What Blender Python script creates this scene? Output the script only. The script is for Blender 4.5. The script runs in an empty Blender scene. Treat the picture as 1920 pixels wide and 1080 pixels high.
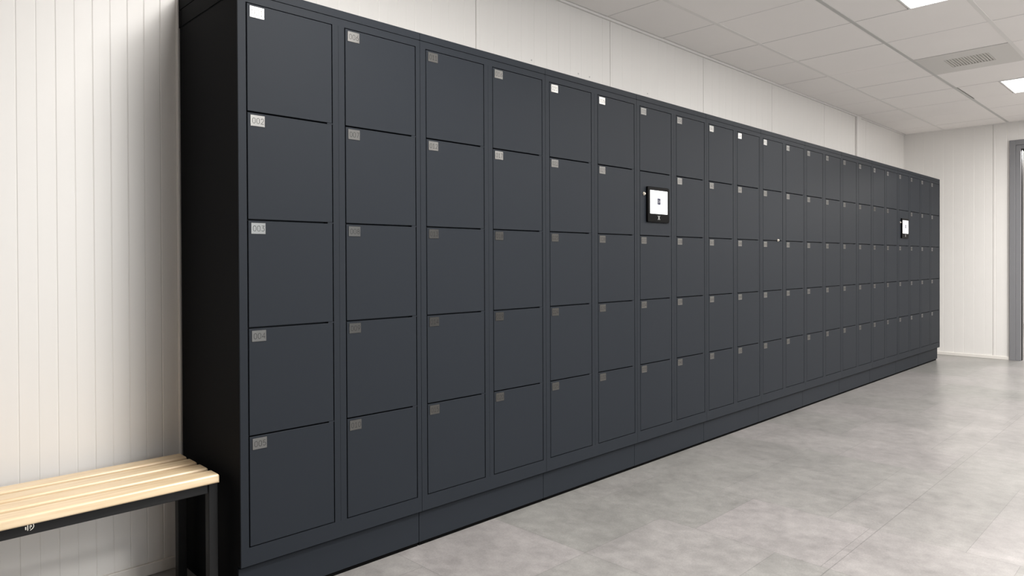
import bpy, bmesh, math, random
from mathutils import Matrix, Vector

random.seed(4)
scene = bpy.context.scene
COL = scene.collection

# ------------------------------------------------------------------ room measures (metres)
WALL_Y = 0.495          # wall behind the lockers and the bench
FAR_X = 8.194           # wall at the far end of the room
NEAR_X = -3.4
OPP_Y = -6.6
CEIL_Z = 2.5687
UNIT_W = 0.7            # one locker unit = two columns of five doors
UNITS = 11

# ------------------------------------------------------------------ materials
def new_mat(name):
    m = bpy.data.materials.new(name)
    m.use_nodes = True
    nt = m.node_tree
    b = nt.nodes['Principled BSDF']
    return m, nt, b

def simple(name, col, rough=0.5, metal=0.0, spec=0.5, emit=None, strength=0.0, bump=None):
    m, nt, b = new_mat(name)
    b.inputs['Base Color'].default_value = (*col, 1)
    b.inputs['Roughness'].default_value = rough
    b.inputs['Metallic'].default_value = metal
    b.inputs['Specular IOR Level'].default_value = spec
    if emit:
        b.inputs['Emission Color'].default_value = (*emit, 1)
        b.inputs['Emission Strength'].default_value = strength
    if bump:
        n = nt.nodes.new('ShaderNodeTexNoise')
        tc = nt.nodes.new('ShaderNodeTexCoord')
        nt.links.new(tc.outputs['Object'], n.inputs['Vector'])
        n.inputs['Scale'].default_value = bump[0]
        n.inputs['Detail'].default_value = 3
        bp = nt.nodes.new('ShaderNodeBump')
        bp.inputs['Strength'].default_value = bump[1]
        bp.inputs['Distance'].default_value = bump[2]
        nt.links.new(n.outputs['Fac'], bp.inputs['Height'])
        nt.links.new(bp.outputs['Normal'], b.inputs['Normal'])
    return m

def mottled(name, col, amount, scale, rough, spec=0.5):
    """paint with a faint cloudy variation of tone"""
    m, nt, b = new_mat(name)
    g = nt.nodes.new('ShaderNodeNewGeometry')
    n = nt.nodes.new('ShaderNodeTexNoise')
    n.inputs['Scale'].default_value = scale
    n.inputs['Detail'].default_value = 4
    nt.links.new(g.outputs['Position'], n.inputs['Vector'])
    r = nt.nodes.new('ShaderNodeMapRange')
    r.inputs['To Min'].default_value = 1 - amount
    r.inputs['To Max'].default_value = 1 + amount
    nt.links.new(n.outputs['Fac'], r.inputs['Value'])
    mx = nt.nodes.new('ShaderNodeVectorMath'); mx.operation = 'SCALE'
    mx.inputs[0].default_value = col
    nt.links.new(r.outputs['Result'], mx.inputs['Scale'])
    nt.links.new(mx.outputs['Vector'], b.inputs['Base Color'])
    b.inputs['Roughness'].default_value = rough
    b.inputs['Specular IOR Level'].default_value = spec
    return m

M = {}
M['locker'] = simple('anthracite_powder_coat', (0.0170, 0.0202, 0.0256), 0.54, spec=0.11, bump=(900, 0.05, 0.0004))
M['black'] = simple('gap_black', (0.003, 0.003, 0.003), 0.8, spec=0.03)  # black for the shadow gap under the plinths, and for keyhole slots
M['plate'] = simple('brushed_aluminium', (0.155, 0.153, 0.148), 0.285, metal=1.0)
M['ink'] = simple('engraved_grey', (0.02, 0.02, 0.02), 0.7, spec=0.2)
M['chrome'] = simple('nickel', (0.75, 0.70, 0.62), 0.22, metal=1.0)
M['wall'] = mottled('white_panel_paint', (0.755, 0.735, 0.712), 0.015, 1.5, 0.40)
M['wall_joint'] = simple('panel_joint_grey', (0.30, 0.29, 0.28), 0.6)
M['skirt'] = simple('white_skirting', (0.74, 0.71, 0.67), 0.45)
M['tile'] = mottled('ceiling_tile_white', (0.92, 0.89, 0.872), 0.02, 3.0, 0.9, 0.2)
M['grid'] = simple('ceiling_grid_grey', (0.52, 0.51, 0.50), 0.5)
M['grid_dark'] = simple('ceiling_grid_galvanised', (0.58, 0.575, 0.56), 0.5)
M['grid_light'] = simple('ceiling_grid_white', (0.80, 0.78, 0.76), 0.5)
M['vent_panel'] = simple('vent_plate_grey', (0.70, 0.68, 0.655), 0.5)
M['vent_slat'] = simple('vent_grille_grey', (0.62, 0.60, 0.57), 0.5)
M['lamp'] = simple('lit_diffuser', (0.9, 0.9, 0.9), 0.5, emit=(1.0, 0.975, 0.94), strength=3.0)
M['lamp_frame'] = simple('lamp_frame_white', (0.85, 0.85, 0.84), 0.4)
M['frame'] = simple('door_frame_grey', (0.19, 0.19, 0.20), 0.42)
M['screen'] = simple('lit_screen', (0.8, 0.8, 0.8), 0.2, emit=(1, 1, 1), strength=1.3)
M['bezel'] = simple('black_glass', (0.0015, 0.0015, 0.0017), 0.35, spec=0.04)
M['navy'] = simple('screen_navy', (0.012, 0.012, 0.035), 0.4, spec=0.2, emit=(0.05, 0.05, 0.13), strength=0.18)
M['icon_grey'] = simple('screen_grey', (0.15, 0.145, 0.14), 0.4, spec=0.2, emit=(0.45, 0.43, 0.40), strength=0.35)
M['emblem'] = simple('emblem_silver', (0.42, 0.42, 0.42), 0.4)
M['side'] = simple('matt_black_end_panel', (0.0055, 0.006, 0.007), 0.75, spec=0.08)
M['bench_steel'] = simple('black_coated_steel', (0.010, 0.010, 0.0105), 0.5, spec=0.3, bump=(500, 0.1, 0.0005))
M['unseen_dark'] = simple('unseen_dark_fill', (0.05, 0.055, 0.065), 0.5)  # for unseen surfaces, dark to hold down bounce and reflections on the lockers

for k_ in ('lamp', 'screen', 'navy', 'icon_grey'):
    M[k_].cycles.emission_sampling = 'NONE'

def wood():
    m, nt, b = new_mat('pale_beech_wood')
    tc = nt.nodes.new('ShaderNodeTexCoord')
    mp = nt.nodes.new('ShaderNodeMapping')
    mp.inputs['Scale'].default_value = (1.6, 26, 26)
    oi = nt.nodes.new('ShaderNodeObjectInfo')
    nt.links.new(tc.outputs['Object'], mp.inputs['Vector'])
    nt.links.new(oi.outputs['Random'], mp.inputs['Location'])
    n = nt.nodes.new('ShaderNodeTexNoise')
    n.inputs['Scale'].default_value = 3.0
    n.inputs['Detail'].default_value = 6
    n.inputs['Distortion'].default_value = 0.6
    nt.links.new(mp.outputs['Vector'], n.inputs['Vector'])
    cr = nt.nodes.new('ShaderNodeValToRGB')
    cr.color_ramp.elements[0].position = 0.3
    cr.color_ramp.elements[0].color = (0.71, 0.52, 0.31, 1)
    cr.color_ramp.elements[1].position = 0.7
    cr.color_ramp.elements[1].color = (0.86, 0.69, 0.47, 1)
    nt.links.new(n.outputs['Fac'], cr.inputs['Fac'])
    nt.links.new(cr.outputs['Color'], b.inputs['Base Color'])
    b.inputs['Roughness'].default_value = 0.34
    b.inputs['Specular IOR Level'].default_value = 0.9
    return m
M['wood'] = wood()

def floor_mat():
    m, nt, b = new_mat('grey_concrete_vinyl_tiles')
    N, L = nt.nodes, nt.links
    def math_(op, a, bb=None, c=None):
        n = N.new('ShaderNodeMath'); n.operation = op
        for i, v in enumerate((a, bb, c)):
            if v is None: continue
            if isinstance(v, (int, float)): n.inputs[i].default_value = v
            else: L.new(v, n.inputs[i])
        return n.outputs[0]
    g = N.new('ShaderNodeNewGeometry')
    s = N.new('ShaderNodeSeparateXYZ'); L.new(g.outputs['Position'], s.inputs[0])
    X, Y = s.outputs['X'], s.outputs['Y']
    cv = N.new('ShaderNodeCombineXYZ')
    L.new(math_('ADD', Y, 46.970), cv.inputs['X'])
    L.new(math_('ADD', X, 55.4 + 1e-5), cv.inputs['Y'])
    br = N.new('ShaderNodeTexBrick')
    br.offset = 0.333; br.offset_frequency = 3; br.squash = 1.0
    L.new(cv.outputs[0], br.inputs['Vector'])
    br.inputs['Scale'].default_value = 1.0
    br.inputs['Brick Width'].default_value = 0.5
    br.inputs['Row Height'].default_value = 0.5
    br.inputs['Mortar Size'].default_value = 0.0011
    br.inputs['Mortar Smooth'].default_value = 0.2
    br.inputs['Bias'].default_value = 0.0
    br.inputs['Color1'].default_value = (0.216, 0.212, 0.201, 1)
    br.inputs['Color2'].default_value = (0.258, 0.243, 0.239, 1)
    br.inputs['Mortar'].default_value = (0.15, 0.145, 0.14, 1)
    # cloudy cement mottling, two sizes, plus fine grain
    def noise(scale, detail, rough, dist=0.0, stretch=None):
        n = N.new('ShaderNodeTexNoise')
        n.inputs['Scale'].default_value = scale
        n.inputs['Detail'].default_value = detail
        n.inputs['Roughness'].default_value = rough
        n.inputs['Distortion'].default_value = dist
        mp = N.new('ShaderNodeMapping')
        if stretch: mp.inputs['Scale'].default_value = stretch
        L.new(g.outputs['Position'], mp.inputs['Vector'])
        L.new(mp.outputs[0], n.inputs['Vector'])
        return n.outputs['Fac']
    n1 = noise(2.6, 9, 0.66, 0.3)
    n2 = noise(17.0, 8, 0.70, 0.2, (1.0, 0.8, 1))
    n3 = noise(160.0, 3, 0.6)
    def rng(v, lo, hi, a=0.3, bb=0.7):
        r = N.new('ShaderNodeMapRange')
        L.new(v, r.inputs['Value'])
        r.inputs['From Min'].default_value = a; r.inputs['From Max'].default_value = bb
        r.inputs['To Min'].default_value = lo; r.inputs['To Max'].default_value = hi
        return r.outputs['Result']
    k = math_('MULTIPLY', math_('MULTIPLY', rng(n1, 0.76, 1.24, 0.2, 0.8), rng(n2, 0.72, 1.28, 0.2, 0.8)), rng(n3, 0.84, 1.16, 0.2, 0.8))
    # long welded seam running the length of the room
    d = math_('ABSOLUTE', math_('ADD', Y, 1.1665))
    seam = math_('LESS_THAN', d, 0.0016)
    k2 = math_('MULTIPLY', k, math_('SUBTRACT', 1.0, math_('MULTIPLY', seam, 0.35)))
    sc = N.new('ShaderNodeVectorMath'); sc.operation = 'SCALE'
    L.new(br.outputs['Color'], sc.inputs[0]); L.new(k2, sc.inputs['Scale'])
    L.new(sc.outputs['Vector'], b.inputs['Base Color'])
    b.inputs['Roughness'].default_value = 0.28
    b.inputs['Specular IOR Level'].default_value = 0.8
    return m
M['floor'] = floor_mat()

# ------------------------------------------------------------------ mesh helpers
class MB:
    """collects shapes and links them as ONE mesh object"""
    def __init__(self):
        self.v, self.f, self.m = [], [], []
    def add(self, verts, faces, mat=0):
        o = len(self.v)
        self.v += [tuple(p) for p in verts]
        for q in faces:
            self.f.append([i + o for i in q]); self.m.append(mat)
        return self
    def box(self, x0, x1, y0, y1, z0, z1, mat=0, bev=0.0, seg=1):
        bm = bmesh.new()
        bmesh.ops.create_cube(bm, size=1.0)
        for v in bm.verts:
            v.co = Vector(((x0 + x1) / 2 + v.co.x * (x1 - x0), (y0 + y1) / 2 + v.co.y * (y1 - y0),
                           (z0 + z1) / 2 + v.co.z * (z1 - z0)))
        if bev:
            bmesh.ops.bevel(bm, geom=list(bm.edges), offset=bev, segments=seg, profile=0.5, affect='EDGES')
        self.from_bm(bm, mat); bm.free()
        return self
    def from_bm(self, bm, mat=0):
        bm.verts.index_update()
        self.add([v.co[:] for v in bm.verts], [[v.index for v in f.verts] for f in bm.faces], mat)
    def prism_x(self, prof, x0, x1, mat=0):
        """profile of (y, z) points pushed along x"""
        n = len(prof)
        vs = [(x0, y, z) for y, z in prof] + [(x1, y, z) for y, z in prof]
        fs = [[i, (i + 1) % n, n + (i + 1) % n, n + i] for i in range(n)]
        fs += [list(range(n))[::-1], list(range(n, 2 * n))]
        return self.add(vs, fs, mat)
    def prism_y(self, prof, y0, y1, mat=0):
        """outline of (x, z) points pushed along y"""
        n = len(prof)
        vs = [(x, y0, z) for x, z in prof] + [(x, y1, z) for x, z in prof]
        fs = [[i, (i + 1) % n, n + (i + 1) % n, n + i] for i in range(n)]
        fs += [list(range(n)), list(range(n, 2 * n))[::-1]]
        return self.add(vs, fs, mat)
    def build(self, name, mats, parent=None, loc=None, smooth=False):
        me = bpy.data.meshes.new(name)
        me.from_pydata(self.v, [], self.f)
        mats = mats if isinstance(mats, (list, tuple)) else [mats]
        for mt in mats: me.materials.append(mt)
        for p, i in zip(me.polygons, self.m): p.material_index = i
        bm = bmesh.new(); bm.from_mesh(me)
        bmesh.ops.recalc_face_normals(bm, faces=bm.faces)
        bm.to_mesh(me); bm.free()
        if smooth:
            for p in me.polygons: p.use_smooth = True
        return link(name, me, parent, loc)

def link(name, me, parent=None, loc=None):
    o = bpy.data.objects.new(name, me)
    COL.objects.link(o)
    if loc: o.location = loc
    if parent: o.parent = parent
    return o

def thing(name, label, cat, loc=(0, 0, 0), group=None):
    o = bpy.data.objects.new(name, None)
    COL.objects.link(o)
    o.location = loc
    o.empty_display_size = 0.1
    o['label'] = label; o['category'] = cat
    if group: o['group'] = group
    return o

def struct(o):
    o['kind'] = 'structure'
    return o

def rrect(cx, cz, w, h, r, n=5):
    pts = []
    for sx, sz, a0 in ((1, 1, 0), (-1, 1, 90), (-1, -1, 180), (1, -1, 270)):
        for i in range(n + 1):
            a = math.radians(a0 + 90 * i / n)
            pts.append((cx + sx * (w / 2 - r) + r * math.cos(a), cz + sz * (h / 2 - r) + r * math.sin(a)))
    return pts

def ribbon(mb, pts, w, y0, y1, mat=0):
    """stroke of a pen along (x, z) points: one mitred strip with thickness"""
    pts = [Vector(p) for p in pts]
    pts = [p for i, p in enumerate(pts) if i == 0 or (p - pts[i - 1]).length > 1e-7]
    closed = (pts[0] - pts[-1]).length < 1e-5
    if closed: pts.pop()
    n = len(pts)
    L, Rr = [], []
    for i, p in enumerate(pts):
        d0 = (p - pts[i - 1]).normalized() if (i > 0 or closed) else None
        d1 = (pts[(i + 1) % n] - p).normalized() if (i < n - 1 or closed) else None
        if d0 is None: d0 = d1
        if d1 is None: d1 = d0
        n0 = Vector((-d0.y, d0.x)); n1 = Vector((-d1.y, d1.x))
        m = (n0 + n1)
        m = m.normalized() if m.length > 1e-6 else n0
        k = min(1.0 / max(m.dot(n0), 0.35), 2.2) * w / 2
        L.append(p + m * k); Rr.append(p - m * k)
    vs = [(q.x, y0, q.y) for q in L] + [(q.x, y0, q.y) for q in Rr] + [(q.x, y1, q.y) for q in L] + [(q.x, y1, q.y) for q in Rr]
    fs = []
    for i in range(n if closed else n - 1):
        j = (i + 1) % n
        fs += [[i, j, n + j, n + i], [2 * n + i, 3 * n + i, 3 * n + j, 2 * n + j], [i, 2 * n + i, 2 * n + j, j], [n + i, n + j, 3 * n + j, 3 * n + i]]
    if not closed:
        fs += [[0, n, 3 * n, 2 * n], [n - 1, 3 * n - 1, 4 * n - 1, 2 * n - 1]]
    mb.add(vs, fs, mat)

def arc(cx, cz, rx, rz, a0, a1, n=10):
    return [(cx + rx * math.cos(math.radians(a0 + (a1 - a0) * i / n)),
             cz + rz * math.sin(math.radians(a0 + (a1 - a0) * i / n))) for i in range(n + 1)]

# light slab-serif numerals drawn in a 0.6 x 1 cell
GLYPH = {
    '0': [arc(.30, .70, .27, .30, 0, 180) + arc(.30, .30, .27, .30, 180, 360) + [(.57, .70)]],
    '1': [[(.08, .84), (.32, 1.0), (.32, 0)], [(.05, 0), (.58, 0)]],
    '2': [arc(.30, .72, .26, .28, 165, -35) + [(.04, 0), (.58, 0)]],
    '3': [[(.05, 1.0), (.54, 1.0), (.26, .62)] + arc(.28, .31, .28, .31, 85, -155)],
    '4': [[(.46, 0), (.46, 1.0), (.02, .28), (.60, .28)]],
    '5': [[(.52, 1.0), (.10, 1.0), (.07, .56)] + arc(.29, .31, .28, .31, 120, -150)],
    '6': [[(.47, 1.0), (.30, .86), (.08, .48)] + arc(.30, .30, .27, .30, 150, 510, 16)],
    '7': [[(.03, 1.0), (.57, 1.0), (.20, 0)]],
    '8': [arc(.30, .76, .22, .24, 0, 360, 14), arc(.30, .27, .27, .27, 0, 360, 14)],
    '9': [arc(.30, .70, .27, .30, 0, 360, 16) + [(.52, .50), (.30, .14), (.13, 0)]],
}

# ------------------------------------------------------------------ walls
def grooved_sheet(a0, a1, z0, z1, grooves, make):
    """sheet along one axis with V grooves and joints; make(a, depth, z) gives the vertex"""
    prof = [(a0, 0.0)]
    for c, w, d in sorted(grooves):
        if c - w / 2 <= a0 + 1e-4 or c + w / 2 >= a1 - 1e-4: continue
        if d > 0.004:
            prof += [(c - w / 2, 0), (c - w / 2, d), (c + w / 2, d), (c + w / 2, 0)]
        else:
            prof += [(c - w / 2, 0), (c, d), (c + w / 2, 0)]
    prof.append((a1, 0.0))
    n = len(prof)
    vs = [make(a, d, z0) for a, d in prof] + [make(a, d, z1) for a, d in prof]
    fs = [[i, i + 1, n + i + 1, n + i] for i in range(n - 1)]
    return vs, fs

def panel_grooves(lo, hi, joint, pitch=1.1, rib=0.05):
    g = []
    k0 = int(math.floor((lo - joint) / pitch)) - 1
    for k in range(k0, k0 + int((hi - lo) / pitch) + 4):
        j = joint + k * pitch
        g.append((j, 0.004, 0.012))
        for i in range(int(round(pitch / rib)) - 1):
            c = j + 0.0235 + rib * i
            if c < j + pitch - 0.01:
                g.append((c, 0.006, 0.0011) if i % 2 == 0 else (c, 0.004, 0.0003))
    return [q for q in g if lo < q[0] < hi]

mb = MB()
gr = panel_grooves(0.03, FAR_X, 2.5256)
x = -0.0122; i = 0
while x > NEAR_X:
    gr.append((x, 0.005, 0.0014) if i % 2 else (x, 0.005, 0.0010))
    x -= 0.0527; i += 1
mb.add(*grooved_sheet(NEAR_X, FAR_X + 0.12, 0, 2.75, gr, lambda a, d, z: (a, WALL_Y + d, z)))
mb.box(NEAR_X, FAR_X + 0.12, WALL_Y + 0.014, WALL_Y + 0.1, 0, 2.75)
wall_back = struct(mb.build('wall_back', M['wall']))
for sx in (1.8285, 2.2229, 2.3254, 2.9224):
    s = MB()
    s.prism_y(arc(sx, 2.181, 0.0045, 0.0045, 0, 330, 11), WALL_Y - 0.002, WALL_Y + 0.001)
    s.build('screw', M['grid'], wall_back)

# far wall with the doorway
DY0, DY1, DZ = -0.600, -1.70, 2.310       # rough opening
fg = []
for k in range(-2, 3):
    j = -0.390 - k * 1.1
    fg.append((j, 0.004, 0.012))
    for i in range(21):
        c = j + 1.1 - 0.0235 - 0.05 * (i + 1) + 0.05 if False else j - 0.0247 + 0.0 - 0.05 * i
        if c > j - 1.09:
            fg.append((c, 0.006, 0.0011) if i % 2 == 0 else (c, 0.004, 0.0003))
mb = MB()
mk = lambda a, d, z: (FAR_X + d, a, z)
mb.add(*grooved_sheet(DY0, WALL_Y + 0.1, 0, 2.75, fg, mk))
mb.add(*grooved_sheet(DY1, DY0, DZ, 2.75, fg, mk))
mb.add(*grooved_sheet(OPP_Y - 0.1, DY1, 0, 2.75, fg, mk))
mb.box(FAR_X + 0.014, FAR_X + 0.10, DY0, WALL_Y + 0.0, 0, 2.75)
mb.box(FAR_X + 0.014, FAR_X + 0.10, DY1, DY0, DZ, 2.75)
mb.box(FAR_X + 0.014, FAR_X + 0.10, OPP_Y - 0.1, DY1, 0, 2.75)
struct(mb.build('wall_right', M['wall']))

WX0, WX1, WZ0, WZ1 = 0.3, 3.4, 0.95, 2.15       # opening for an unseen window, added to brighten the ceiling
mb = MB()
mb.box(NEAR_X, WX0, OPP_Y - 0.1, OPP_Y, 0, 2.75); mb.box(WX1, FAR_X + 0.1, OPP_Y - 0.1, OPP_Y, 0, 2.75)
mb.box(WX0, WX1, OPP_Y - 0.1, OPP_Y, 0, WZ0); mb.box(WX0, WX1, OPP_Y - 0.1, OPP_Y, WZ1, 2.75)
struct(mb.build('wall_front', M['wall']))
mb = MB()
for q in ((WX0, WX1, WZ0, WZ0 + 0.05), (WX0, WX1, WZ1 - 0.05, WZ1)):
    mb.box(q[0], q[1], OPP_Y - 0.08, OPP_Y - 0.02, q[2], q[3], bev=0.003)
for k in range(4):
    xx = WX0 + (WX1 - WX0 - 0.05) * k / 3
    mb.box(xx, xx + 0.05, OPP_Y - 0.08, OPP_Y - 0.02, WZ0 + 0.0502, WZ1 - 0.0502, bev=0.003)
win = struct(mb.build('fill_window_1', M['lamp_frame']))
mb = MB(); mb.box(3.7, FAR_X - 0.4, OPP_Y, OPP_Y + 0.03, 0.0, 2.0, bev=0.004)
struct(mb.build('trim_1', M['unseen_dark']))  # unseen dark slab, stands in for lockers opposite that the plates reflect
mb = MB(); mb.box(NEAR_X - 0.1, NEAR_X, OPP_Y - 0.1, WALL_Y + 0.1, 0, 2.75)
struct(mb.build('wall_left', M['unseen_dark']))  # end wall out of view, coloured dark so the locker side stays dark

# cover channel on the wall above the lockers, edge bead beside the first locker
mb = MB()
mb.box(6.622, 6.733, WALL_Y - 0.022, WALL_Y, 1.9, CEIL_Z - 0.005, bev=0.004, seg=2)
struct(mb.build('trim_2', M['wall']))
mb = MB(); mb.box(-0.0105, -0.0025, WALL_Y - 0.007, WALL_Y, 0.0, CEIL_Z - 0.005, bev=0.0025, seg=2)
struct(mb.build('trim_3', M['wall']))
# ceiling edge angle
mb = MB()
mb.box(NEAR_X, FAR_X, WALL_Y - 0.016, WALL_Y - 0.0005, CEIL_Z - 0.012, CEIL_Z + 0.014, bev=0.001)
mb.box(FAR_X - 0.016, FAR_X - 0.0005, OPP_Y, WALL_Y - 0.017, CEIL_Z - 0.006, CEIL_Z + 0.014, bev=0.001)
struct(mb.build('trim_4', M['grid_light']))

# skirting
mb = MB(); mb.box(NEAR_X, -0.003, WALL_Y - 0.012, WALL_Y - 0.0005, 0, 0.042, bev=0.003, seg=2)
struct(mb.build('baseboard_back', M['skirt']))
mb = MB(); mb.box(FAR_X - 0.012, FAR_X - 0.0005, DY0 + 0.060, WALL_Y - 0.013, 0, 0.036, bev=0.003, seg=2)
struct(mb.build('baseboard_right', M['skirt']))

# floor
CORR_X = 13.5
mb = MB(); mb.box(NEAR_X - 0.1, CORR_X + 0.1, OPP_Y - 0.1, 3.0, -0.08, 0.0)
struct(mb.build('floor', M['floor']))

# ------------------------------------------------------------------ corridor seen through the doorway
mb = MB(); mb.box(CORR_X, CORR_X + 0.1, -4.0, 3.0, 0, 2.75)
struct(mb.build('wall_corridor', M['wall']))
mb = MB(); mb.box(FAR_X + 0.2, CORR_X, -4.1, -4.0, 0, 2.75); mb.box(FAR_X + 0.2, CORR_X, 3.0, 3.1, 0, 2.75)
struct(mb.build('wall_corridor', M['wall']))
mb = MB(); mb.box(FAR_X + 0.1, CORR_X, -4.0, 3.0, 2.62, 2.70)
struct(mb.build('ceiling', M['tile']))

# door frame: flat casing, inner step, stop, jamb linings and a dark bar for recess shade
mb = MB()
XF = FAR_X
Y0, Y1, Y2 = -0.541, -0.594, -0.640
TOP0, TOP1, TOP2 = 2.366, 2.310, 2.268
R0, R1, R2 = -1.760, -1.706, -1.660
mb.box(XF - 0.022, XF - 0.0005, Y1, Y0, 0, TOP0, bev=0.002)
mb.box(XF - 0.022, XF - 0.0005, R0, R1, 0, TOP0, bev=0.002)
mb.box(XF - 0.022, XF - 0.0005, R1, Y1, TOP1, TOP0, bev=0.002)
mb.box(XF - 0.010, XF + 0.13, Y2, Y1 - 0.0005, 0, TOP1, bev=0.002)
mb.box(XF - 0.010, XF + 0.13, R1 + 0.0005, R2, 0, TOP1, bev=0.002)
mb.box(XF - 0.010, XF + 0.13, R2, Y2, TOP2, TOP1, bev=0.002)
mb.box(XF + 0.03, XF + 0.07, R2, Y2 - 0.012, TOP2 - 0.022, TOP2 + 0.001, mat=1, bev=0.001)  # black bar below the lintel, standing in for the shade of the recess
mb.box(XF + 0.03, XF + 0.07, Y2 - 0.004, Y2 + 0.001, 0, TOP2, mat=1, bev=0.001)
struct(mb.build('door_1', [M['frame'], M['bezel']]))

# ------------------------------------------------------------------ ceiling: lay-in tiles in a grid
GX0, GS = 2.4711, 0.5953
xs = [GX0 + GS * k for k in range(-10, 10)]
xs = [NEAR_X] + [q for q in xs if NEAR_X + 0.05 < q < FAR_X - 0.05] + [FAR_X]
ys = [WALL_Y - 0.012, 0.0828, -0.5237] + [-1.125 - 0.6013 * k for k in range(10)] + [OPP_Y]
LAMPS = [(0, 0.0899, -1.125), (0, 3.0664, -1.125), (0, 6.0429, -1.125)]
for row_, y_ in ((1, -2.3276), (2, -3.5302)):
    LAMPS += [(row_, 0.6852, y_), (row_, 3.6617, y_), (row_, 6.6382, y_)]
def lamp_cell(xa, yb):
    for row_, lx, ly in LAMPS:
        if abs(xa - lx) < 0.02 and abs(yb - ly) < 0.02: return row_
    return None
mb = MB(); lamps = []; vent = None
for xa, xb in zip(xs, xs[1:]):
    for ya, yb in zip(ys, ys[1:]):
        x0, x1, y1, y0 = xa + 0.004, xb - 0.004, ya - 0.011, yb + 0.011
        if abs(xa - 4.8523) < 0.02 and abs(yb + 1.125) < 0.01:
            vent = (xa, xb, yb, ya); continue
        lr = lamp_cell(xa, yb)
        if lr is not None:
            ym = ya - 0.316 if lr == 0 and xa > 1 else ya - 0.012
            lamps.append((xa, xb, yb, ym, lr))
            if ym > ya - 0.1: continue
            y0 = ym + 0.008
        if abs(xa - 6.0429) < 0.02 and abs(ya + 0.5237) < 0.01:
            y1 = ya - 0.021          # this tile sits off its ledge and shows a dark slot
        dz = random.uniform(-0.0012, 0.0012)
        mb.box(x0, x1, y0, y1, CEIL_Z + dz, CEIL_Z + 0.016, 0, bev=0.002)
# the soffit behind the gaps
mb.box(NEAR_X, FAR_X, OPP_Y, WALL_Y, CEIL_Z + 0.0165, CEIL_Z + 0.06, 1)
struct(mb.build('ceiling', [M['tile'], M['grid']]))
for k, yy in enumerate(ys[1:-1]):
    mat = 'grid_dark' if k == 1 else 'grid_light'
    t = MB(); t.box(NEAR_X, FAR_X - 0.017, yy - 0.012, yy + 0.012, CEIL_Z - 0.001, CEIL_Z + 0.003, bev=0.0008)
    struct(t.build('trim_%d' % (5 + k), M[mat]))
t = MB()
for q in xs[1:-1]:
    for ya, yb in zip(ys, ys[1:]):
        t.box(q - 0.0065, q + 0.0065, yb + 0.0125, ya - 0.0125, CEIL_Z + 0.0016, CEIL_Z + 0.005, bev=0.0005)
struct(t.build('trim_20', M['grid']))

# lamps
LAMP_LABEL = {
    (0, 0): 'square white LED ceiling panel overhead in front of locker doors 001 to 010',
    (0, 1): 'bright white LED ceiling panel at the top edge, nearer than the grey air vent',
    (0, 2): 'bright white LED ceiling panel beyond the grey air vent, at the right edge',
    (1, 0): 'square white LED ceiling panel of the middle row, nearest the bench end',
    (1, 1): 'square white LED ceiling panel of the middle row, halfway along the room',
    (1, 2): 'square white LED ceiling panel of the middle row, nearest the doorway',
    (2, 0): 'square white LED ceiling panel along the opposite wall, nearest the bench end',
    (2, 1): 'square white LED ceiling panel along the opposite wall, halfway along the room',
    (2, 2): 'square white LED ceiling panel along the opposite wall, nearest the doorway',
}
for (xa, xb, yb, ym, lr) in lamps:
    key = (lr, int(round((xa - 0.3) / 3.0)))
    cx, cy = (xa + xb) / 2, (yb + 0.012 + ym) / 2
    t = thing('ceiling_light', LAMP_LABEL[key], 'ceiling light', (cx, cy, CEIL_Z), 'LED panels in the ceiling')
    hw, hd = (xb - xa) / 2 - 0.004, (ym - yb - 0.012) / 2 - 0.002
    f = MB()
    f.box(-hw, hw, -hd, -hd + 0.012, -0.004, 0.014, bev=0.001); f.box(-hw, hw, hd - 0.012, hd, -0.004, 0.014, bev=0.001)
    f.box(-hw, -hw + 0.012, -hd + 0.0121, hd - 0.0121, -0.004, 0.014, bev=0.001); f.box(hw - 0.012, hw, -hd + 0.0121, hd - 0.0121, -0.004, 0.014, bev=0.001)
    f.build('frame', M['lamp_frame'], t)
    d = MB(); d.box(-hw + 0.0121, hw - 0.0121, -hd + 0.0121, hd - 0.0121, -0.001, 0.012)
    d.build('diffuser', M['lamp'], t)
# corridor lamp
t = thing('ceiling_light', 'white LED ceiling panel in the corridor beyond the grey door frame', 'ceiling light', (10.6, -1.2, 2.61), 'LED panels in the ceiling')
d = MB(); d.box(-0.6, 0.6, -0.3, 0.3, -0.012, 0.0); d.build('diffuser', M['lamp'], t)
f = MB()
for q in ((-0.615, 0.615, -0.315, -0.3005), (-0.615, 0.615, 0.3005, 0.315), (-0.615, -0.6005, -0.3, 0.3), (0.6005, 0.615, -0.3, 0.3)):
    f.box(*q, -0.016, 0.0)
f.build('frame', M['lamp_frame'], t)

# air vent in the ceiling
xa, xb, yb, ya = vent
t = thing('ceiling_vent', 'grey square ceiling air vent between the two lit panels', 'air vent', ((xa + xb) / 2, (ya + yb) / 2, CEIL_Z))
cx, cy = (xa + xb) / 2, (ya + yb) / 2
px0, px1, py0, py1 = xa + 0.006 - cx, xb - 0.006 - cx, yb + 0.012 - cy, ya - 0.012 - cy
gx0, gx1, gy0, gy1 = 5.022 - cx, 5.282 - cx, -0.966 - cy, -0.684 - cy
f = MB()
f.box(px0, px1, py0, gy0, -0.001, 0.012); f.box(px0, px1, gy1, py1, -0.001, 0.012)
f.box(px0, gx0, gy0, gy1, -0.001, 0.012); f.box(gx1, px1, gy0, gy1, -0.001, 0.012)
f.build('panel', M['vent_panel'], t)
g = MB()
g.box(gx0, gx1, gy0, gy1, 0.010, 0.014)
for k in range(15):
    yy = gy0 + (gy1 - gy0) * (k + 0.5) / 15
    g.box(gx0, gx1, yy - 0.006, yy + 0.006, 0.001, 0.004, bev=0.0008)
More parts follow.
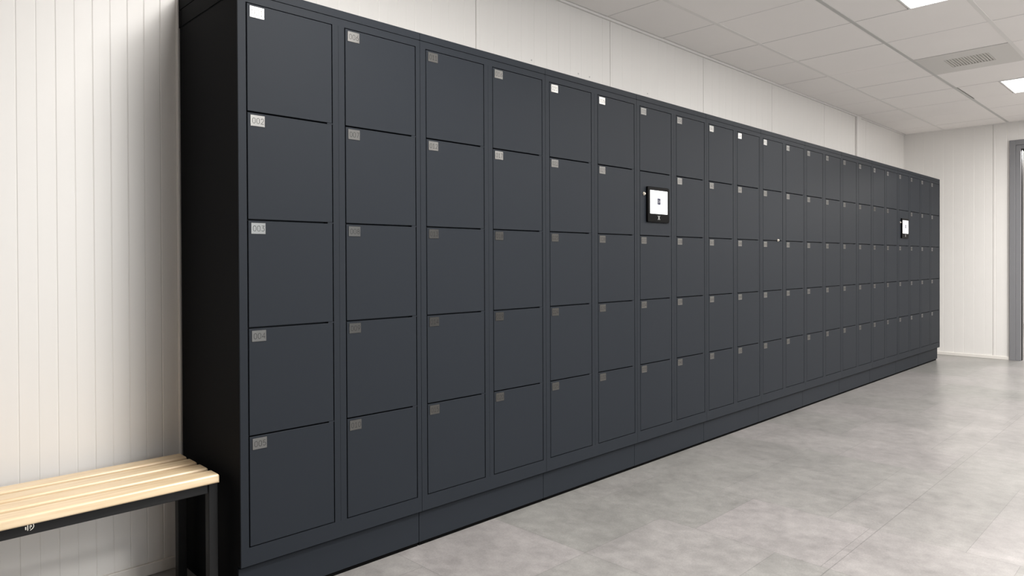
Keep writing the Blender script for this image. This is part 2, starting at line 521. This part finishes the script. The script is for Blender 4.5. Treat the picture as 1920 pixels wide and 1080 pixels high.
g.box(gx0, gx0 + 0.006, gy0, gy1, 0.0, 0.008); g.box(gx1 - 0.006, gx1, gy0, gy1, 0.0, 0.008)
g.build('grille', M['vent_slat'], t)

# ------------------------------------------------------------------ locker bank
ROW = [1.8994, 1.5612, 1.2224, 0.8831, 0.5432, 0.1975]
COLX = [(0.0303, 0.3255), (0.3790, 0.6775)]
Z_BOT, Z_TOP = 0.1383, 1.957
SEAM = 1.928

def door_rect(c, r):
    x0, x1 = COLX[c]
    z1 = ROW[r] if r == 0 else ROW[r] - 0.0024
    z0 = ROW[r + 1] if r == 4 else ROW[r + 1] + 0.0024
    return x0, x1, z0, z1

# meshes shared by every unit
def carcass_mesh():
    b = MB()
    b.box(0.0008, 0.6992, 0.0215, 0.484, Z_BOT, SEAM - 0.0015, bev=0.0008)
    zt, zb = ROW[0] + 0.0022, ROW[5] - 0.0028
    b.box(0.0008, 0.0262, 0, 0.0215, Z_BOT, SEAM - 0.0015)
    b.box(0.6806, 0.6992, 0, 0.0215, Z_BOT, SEAM - 0.0015)
    b.box(0.0262, 0.6806, 0, 0.0215, zt, SEAM - 0.0015)
    b.box(0.0262, 0.6806, 0, 0.0215, Z_BOT, zb)
    b.box(0.3285, 0.3507, 0, 0.0215, zb, zt)
    b.box(0.3517, 0.3748, 0, 0.0215, zb, zt)
    b.box(0.3507, 0.3517, 0.0008, 0.0215, zb, zt)
    for c in range(2):
        for r in range(1, 5):
            x1 = COLX[c][1]
            b.box(x1 - 0.018, x1 + 0.0025, 0.0010, 0.0215, ROW[r] - 0.0022, ROW[r] + 0.0022)
    return b.build('carcass', M['locker'])

def slope(y): return Z_TOP + 0.19 * y

protos = {}
def part(key, name, parent, loc, maker):
    if key not in protos:
        o = maker()
        protos[key] = o
        o.parent = parent
    else:
        o = link(name, protos[key].data, parent)
    o.location = loc
    return o

def make_cover():
    b = MB()
    b.prism_x([(0.0, SEAM + 0.0015), (0.0, Z_TOP - 0.001), (0.001, Z_TOP), (0.4935, slope(0.4935)), (0.4935, SEAM + 0.0015)], 0.0009, 0.6991)
    b.box(0.003, 0.697, 0.003, 0.48, SEAM - 0.002, SEAM + 0.002)
    return b.build('top_cover', M['locker'])

def make_plinth(x1):
    b = MB(); b.box(0.0009, x1, 0.0200, 0.42, 0.0140, Z_BOT - 0.010, bev=0.0008)
    b.box(0.004, x1 - 0.004, 0.045, 0.40, Z_BOT - 0.0102, Z_BOT)
    return b.build('plinth', M['locker'])

def make_gap_strip(x1):
    b = MB(); b.box(0.003, x1, 0.0250, 0.40, 0.0, 0.0140)  # black strip standing in for the shadow gap around the feet
    return b.build('gap_shade_strip', M['black'])

def make_door(c, r):
    x0, x1, z0, z1 = door_rect(c, r)
    b = MB(); b.box(0, x1 - x0, 0.0003, 0.0190, z0 - z1, 0, bev=0.0011)
    return b.build('door', M['locker'])

def make_plate(num):
    b = MB()
    w, h = 0.0470, 0.0350
    b.box(0, w, -0.0012, 0.0006, -h, 0, bev=0.0004)
    s = 0.0168; adv = 0.0136; x = 0.0062; z = -0.0262
    for ch in num:
        for st in GLYPH[ch]:
            ribbon(b, [(x + p[0] * s, z + p[1] * s) for p in st], 0.00140, -0.00135, -0.0010, 1)
        x += adv
    return b.build('number_plate', [M['plate'], M['ink']])

def lock_mesh():
    b = MB()
    def ring(r0, y0, r1, y1, n=20):
        vs = [(r0 * math.cos(2 * math.pi * i / n), y0, r0 * math.sin(2 * math.pi * i / n)) for i in range(n)]
        vs += [(r1 * math.cos(2 * math.pi * i / n), y1, r1 * math.sin(2 * math.pi * i / n)) for i in range(n)]
        b.add(vs, [[i, (i + 1) % n, n + (i + 1) % n, n + i] for i in range(n)])
    ring(0.0095, 0.001, 0.0095, -0.003); ring(0.0095, -0.003, 0.0085, -0.0042); ring(0.0085, -0.0042, 0.0068, -0.0042)
    ring(0.0068, -0.0042, 0.0064, -0.0090); ring(0.0064, -0.0090, 0.0052, -0.0100)
    n = 20
    b.add([(0.0052 * math.cos(2 * math.pi * i / n), -0.0100, 0.0052 * math.sin(2 * math.pi * i / n)) for i in range(n)], [list(range(n))])
    b.box(-0.0008, 0.0008, -0.0103, -0.0099, -0.0034, 0.0034, mat=1)
    return b.build('key_lock', [M['chrome'], M['black']])

def make_end_cap():
    """shaped end of the sloping top, with its inset panel"""
    b = MB()
    sl = lambda y: slope(y) - 0.002
    g = 0.0016
    zi = 1.9915
    yk = 0.4645
    ys_ = (zi - g - Z_TOP + 0.002) / 0.19
    b.prism_x([(0.001, SEAM + 0.003), (0.001, sl(0.001)), (ys_, zi - g), (yk - g, zi - g), (yk - g, SEAM + 0.003)], -0.0025, 0.0006)
    y2 = (zi + g - Z_TOP + 0.002) / 0.19
    b.prism_x([(y2, zi + g), (0.4925, sl(0.4925)), (0.4925, zi + g)], -0.0025, 0.0006)
    b.prism_x([(yk + g, SEAM + 0.003), (yk + g, zi - g), (0.4925, zi - g), (0.4925, SEAM + 0.003)], -0.0025, 0.0006)
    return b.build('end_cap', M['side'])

ORD = ['first', 'second', 'third', 'fourth', 'fifth', 'sixth', 'seventh', 'eighth', 'ninth', 'tenth', 'last']
def unit_label(i):
    a, b_ = i * 10 + 1, i * 10 + 10
    if i == 0: return 'charcoal locker unit with doors 001 to 010, nearest, beside the wooden bench'
    if i == 3: return 'charcoal locker unit carrying the larger, nearer lit touchscreen terminal'
    if i == 9: return 'charcoal locker unit carrying the smaller, distant lit touchscreen terminal'
    if i == 10: return 'charcoal locker unit at the far end of the row, nearest the doorway'
    if i == 5: return 'charcoal locker unit with a small silver knob on its left column, sixth from the bench'
    if i in (1, 2): return 'charcoal locker unit with doors %03d to %03d, %s from the bench' % (a, b_, ORD[i])
    if i == 4: return 'charcoal locker unit just right of the nearer touchscreen unit, fifth from the bench'
    if i == 8: return 'charcoal locker unit just left of the far touchscreen unit, ninth from the bench'
    return 'charcoal two-column locker unit, %s along the row from the bench' % ORD[i]

for i in range(UNITS):
    X0 = i * UNIT_W
    U = thing('locker_unit', unit_label(i), 'locker', (X0, 0, 0), 'charcoal locker units in one long row')
    last = i == UNITS - 1
    part('carcass', 'carcass', U, (0, 0, 0), carcass_mesh)
    part('cover', 'top_cover', U, (0, 0, 0), make_cover)
    part('plinth%d' % last, 'plinth', U, (0, 0, 0), lambda: make_plinth(0.684 if last else 0.6991))
    part('gap_strip%d' % last, 'gap_shade_strip', U, (0, 0, 0), lambda: make_gap_strip(0.66 if last else 0.697))
    if i == 0:
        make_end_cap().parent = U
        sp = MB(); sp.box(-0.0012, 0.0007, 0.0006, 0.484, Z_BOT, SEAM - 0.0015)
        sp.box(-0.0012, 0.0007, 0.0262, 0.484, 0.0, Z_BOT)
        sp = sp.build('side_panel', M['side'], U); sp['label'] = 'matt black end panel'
    for c in range(2):
        for r in range(5):
            x0, x1, z0, z1 = door_rect(c, r)
            terminal = i in (3, 9) and c == 0 and r == 1
            d = part('door%d%d' % (c, r), 'door', U, (x0, 0, z1), lambda: make_door(c, r))
            if terminal:
                d.name = 'terminal_panel'
                k = part('lock', 'key_lock', d, (0.0315, 0, 1.4428 - z1), lock_mesh)
            else:
                p = make_plate('%03d' % (i * 10 + c * 5 + r + 1))
                p.parent = d
                p.location = (0.0088, 0, -0.0063)
            if i == 5 and c == 0 and r == 1:
                part('lock', 'key_lock', d, (0.2178, 0, z0 - z1 + 0.0015), lock_mesh)

# ------------------------------------------------------------------ touchscreen terminals
def make_terminal(label, loc, lat=None):
    t = thing('touchscreen_terminal', label, 'touchscreen', loc, 'touchscreen terminals on the lockers')
    def p(key, name, par, mk):
        if key in protos:
            o = link(name, protos[key].data, par)
        else:
            o = mk(); protos[key] = o; o.parent = par
        return o
    def bez():
        b = MB()
        pts0 = rrect(0, 0, 0.206, 0.189, 0.007); pts1 = rrect(0, 0, 0.202, 0.185, 0.006)
        n = len(pts0)
        vs = [(x, -0.0006, z) for x, z in pts0] + [(x, -0.0095, z) for x, z in pts0] + [(x, -0.0115, z) for x, z in pts1]
        fs = [[i, (i + 1) % n, n + (i + 1) % n, n + i] for i in range(n)] + [[n + i, n + (i + 1) % n, 2 * n + (i + 1) % n, 2 * n + i] for i in range(n)]
        fs += [list(range(2 * n, 3 * n)), list(range(n))]
        b.add(vs, fs)
        return b.build('housing', M['bezel'])
    def scr():
        b = MB(); b.box(-0.0815, 0.0818, -0.0122, -0.0112, -0.0485, 0.0755); return b.build('screen', M['screen'])
    def pic():
        b = MB(); b.prism_y(rrect(0.0007, 0.0180, 0.031, 0.034, 0.003), -0.0126, -0.0120)
        ribbon(b, arc(0.0007, 0.018, 0.0035, 0.0045, -50, 50, 6), 0.0016, -0.0130, -0.0124, 1)
        ribbon(b, arc(0.0007, 0.018, 0.0075, 0.0095, -50, 50, 6), 0.0016, -0.0130, -0.0124, 1)
        ribbon(b, [(-0.008, 0.010), (-0.008, 0.026), (-0.003, 0.026), (-0.003, 0.010), (-0.008, 0.010)], 0.0014, -0.0130, -0.0124, 1)
        return b.build('pictogram', [M['navy'], M['emblem']])
    def ico():
        b = MB()
        ribbon(b, rrect(0.0635, 0.056, 0.019, 0.020, 0.004) + [(0.0730, 0.062)], 0.0035, -0.0126, -0.0120)
        ribbon(b, arc(0.0635, 0.056, 0.0035, 0.0035, 0, 360, 12), 0.002, -0.0126, -0.0120)
        return b.build('menu_icon', M['icon_grey'])
    def emb():
        b = MB()
        ribbon(b, arc(-0.0145, -0.0695, 0.0125, 0.0115, -62, 62, 8), 0.0036, -0.0119, -0.0113)
        ribbon(b, arc(0.0155, -0.0695, 0.0125, 0.0115, 118, 242, 8), 0.0036, -0.0119, -0.0113)
        ribbon(b, [(-0.003, -0.0695), (0.004, -0.0695)], 0.004, -0.0119, -0.0113)
        return b.build('emblem', M['emblem'])
    p('t_h', 'housing', t, bez)
    s = p('t_s', 'screen', t, scr)
    p('t_p', 'pictogram', s, pic)
    p('t_i', 'menu_icon', s, ico)
    p('t_e', 'emblem', t, emb)
    return t
make_terminal('black touchscreen terminal with white screen, the nearer and larger of two', (3 * UNIT_W + 0.186, 0, 1.389))
make_terminal('black touchscreen terminal with white screen, the smaller one near the far end', (9 * UNIT_W + 0.186, 0, 1.389))

# ------------------------------------------------------------------ bench
B = thing('bench', 'slatted pale wood bench on a black steel frame against the white wall', 'bench', (-0.85, 0.24, 0))
BX0, BX1 = -1.65 + 0.85, -0.035 + 0.85          # in the bench's own space
def slat():
    bm = bmesh.new()
    bmesh.ops.create_cube(bm, size=1.0)
    for v in bm.verts:
        v.co = Vector(((BX0 + BX1) / 2 + v.co.x * (BX1 - BX0), v.co.y * 0.064, v.co.z * 0.0280))
    ends = [e for e in bm.edges if abs(e.verts[0].co.x - e.verts[1].co.x) < 1e-5 and all(v.co.z > 0 for v in e.verts)]
    bmesh.ops.bevel(bm, geom=ends, offset=0.007, segments=4, profile=0.5, affect='EDGES')
    sides = [e for e in bm.edges if abs(e.verts[0].co.y - e.verts[1].co.y) < 1e-5 and abs(e.calc_face_angle(0)) > 0.5]
    bmesh.ops.bevel(bm, geom=sides, offset=0.0062, segments=4, profile=0.5, affect='EDGES')
    b = MB(); b.from_bm(bm); bm.free()
    return b.build('slat', M['wood'])
s0 = None
for k in range(4):
    if s0 is None: s0 = slat(); o = s0; o.parent = B
    else: o = link('slat', s0.data, B)
    o.location = (0, 0.1035 + 0.0920 * k - 0.24, 0.4120)
LX1 = -0.030 + 0.85 - 0.001; LX0 = LX1 - 0.029
def steel(name, *q):
    b = MB(); b.box(*q, bev=0.0025, seg=2); return b.build(name, M['bench_steel'], B)
yf0, yf1, yb0, yb1 = 0.096 - 0.24, 0.126 - 0.24, 0.366 - 0.24, 0.396 - 0.24
for (xa_, xb_) in ((LX0, LX1), (BX0 + 0.004, BX0 + 0.034)):
    steel('leg', xa_, xb_, yf0, yf1, 0.0, 0.3972)
    steel('leg', xa_, xb_, yb0, yb1, 0.0, 0.3972)
    steel('cross_bar', xa_, xb_, yf1 + 0.0002, yb0 - 0.0002, 0.362, 0.3972)
fb = steel('rail', BX0 + 0.0342, LX0 - 0.0002, yf0 + 0.003, yf1 - 0.003, 0.3635, 0.3965)
steel('rail', BX0 + 0.0342, LX0 - 0.0002, yb0 + 0.003, yb1 - 0.003, 0.3635, 0.3965)
b = MB()
ex, ez, ey0, ey1 = -0.529 + 0.85, 0.3835, yf0 + 0.0018, yf0 + 0.0036
ribbon(b, [(ex - 0.0085, ez + 0.004), (ex - 0.0085, ez - 0.004)], 0.0028, ey0, ey1)
ribbon(b, [(ex - 0.0040, ez + 0.008), (ex - 0.0040, ez - 0.007)], 0.0024, ey0, ey1)
ribbon(b, [(ex + 0.0012, ez - 0.003), (ex + 0.0012, ez + 0.005), (ex + 0.0042, ez + 0.005), (ex + 0.0042, ez + 0.001)], 0.0016, ey0, ey1)
ribbon(b, arc(ex - 0.002, ez + 0.003, 0.0115, 0.0105, 30, -75, 8), 0.0020, ey0, ey1)
e = b.build('emblem', M['chrome'], fb)
e['label'] = 'small silver emblem on the black rail'

# ------------------------------------------------------------------ world, camera, view
w = bpy.data.worlds.new('World'); scene.world = w
w.use_nodes = True
w.node_tree.nodes['Background'].inputs['Color'].default_value = (0.9, 0.96, 1.0, 1)
w.node_tree.nodes['Background'].inputs['Strength'].default_value = 0.02

def area(name, loc, sx, sy, radiance, col, rot=(0, 0, 0)):
    l = bpy.data.lights.new(name, 'AREA')
    l.shape = 'RECTANGLE'; l.size = sx; l.size_y = sy
    l.energy = radiance * sx * sy * math.pi
    l.color = col
    o = bpy.data.objects.new(name, l); COL.objects.link(o)
    o.location = loc; o.rotation_euler = rot
    return o
LAMP_L = {(0, 0): 19.0, (0, 1): 11.0, (0, 2): 11.0, (1, 1): 48.0, (2, 1): 48.0}
for (xa, xb, yb, ym, lr) in lamps:
    area('panel_light', ((xa + xb) / 2, (yb + 0.012 + ym) / 2, CEIL_Z - 0.0025), xb - xa - 0.034, ym - yb - 0.040,
         LAMP_L.get((lr, int(round((xa - 0.3) / 3.0))), 60.0), (1.0, 0.975, 0.94))
area('panel_light', (10.6, -1.2, 2.597), 1.19, 0.59, 48.0, (1.0, 0.975, 0.94))
# fill light at the added, unseen window, lifting ceiling and room
area('window_fill', ((WX0 + WX1) / 2, OPP_Y - 0.09, (WZ0 + WZ1) / 2), WX1 - WX0, WZ1 - WZ0, 6.5, (0.92, 0.97, 1.0), (math.radians(90), 0, 0))

cam = bpy.data.cameras.new('Camera')
co = bpy.data.objects.new('Camera', cam)
COL.objects.link(co)
r = Vector((0.7124880819403359, -0.7016720626525206, -0.004129114425465196))
u = Vector((0.007821935395189541, 0.002058021773776225, 0.9999672904015672))
f = Vector((0.7016406134337256, 0.7124970744075627, -0.006954749528866674))
C = Vector((-0.9106377711620776, -2.1291058791043405, 1.089308974870365))
co.matrix_world = Matrix(((r.x, u.x, -f.x, C.x), (r.y, u.y, -f.y, C.y), (r.z, u.z, -f.z, C.z), (0, 0, 0, 1)))
cam.sensor_width = 36.0
cam.lens = 1306.17 / 1920 * 36.0
cam.shift_y = -41.04 / 1920
cam.clip_start = 0.05
scene.camera = co

vs_ = scene.view_settings
vs_.view_transform = 'Standard'
vs_.look = 'None'
vs_.gamma = 1.0
vs_.exposure = 0.40
vs_.use_curve_mapping = False
scene.cycles.max_bounces = 8
scene.cycles.diffuse_bounces = 6
scene.cycles.sample_clamp_indirect = 6.0
scene.cycles.glossy_bounces = 4
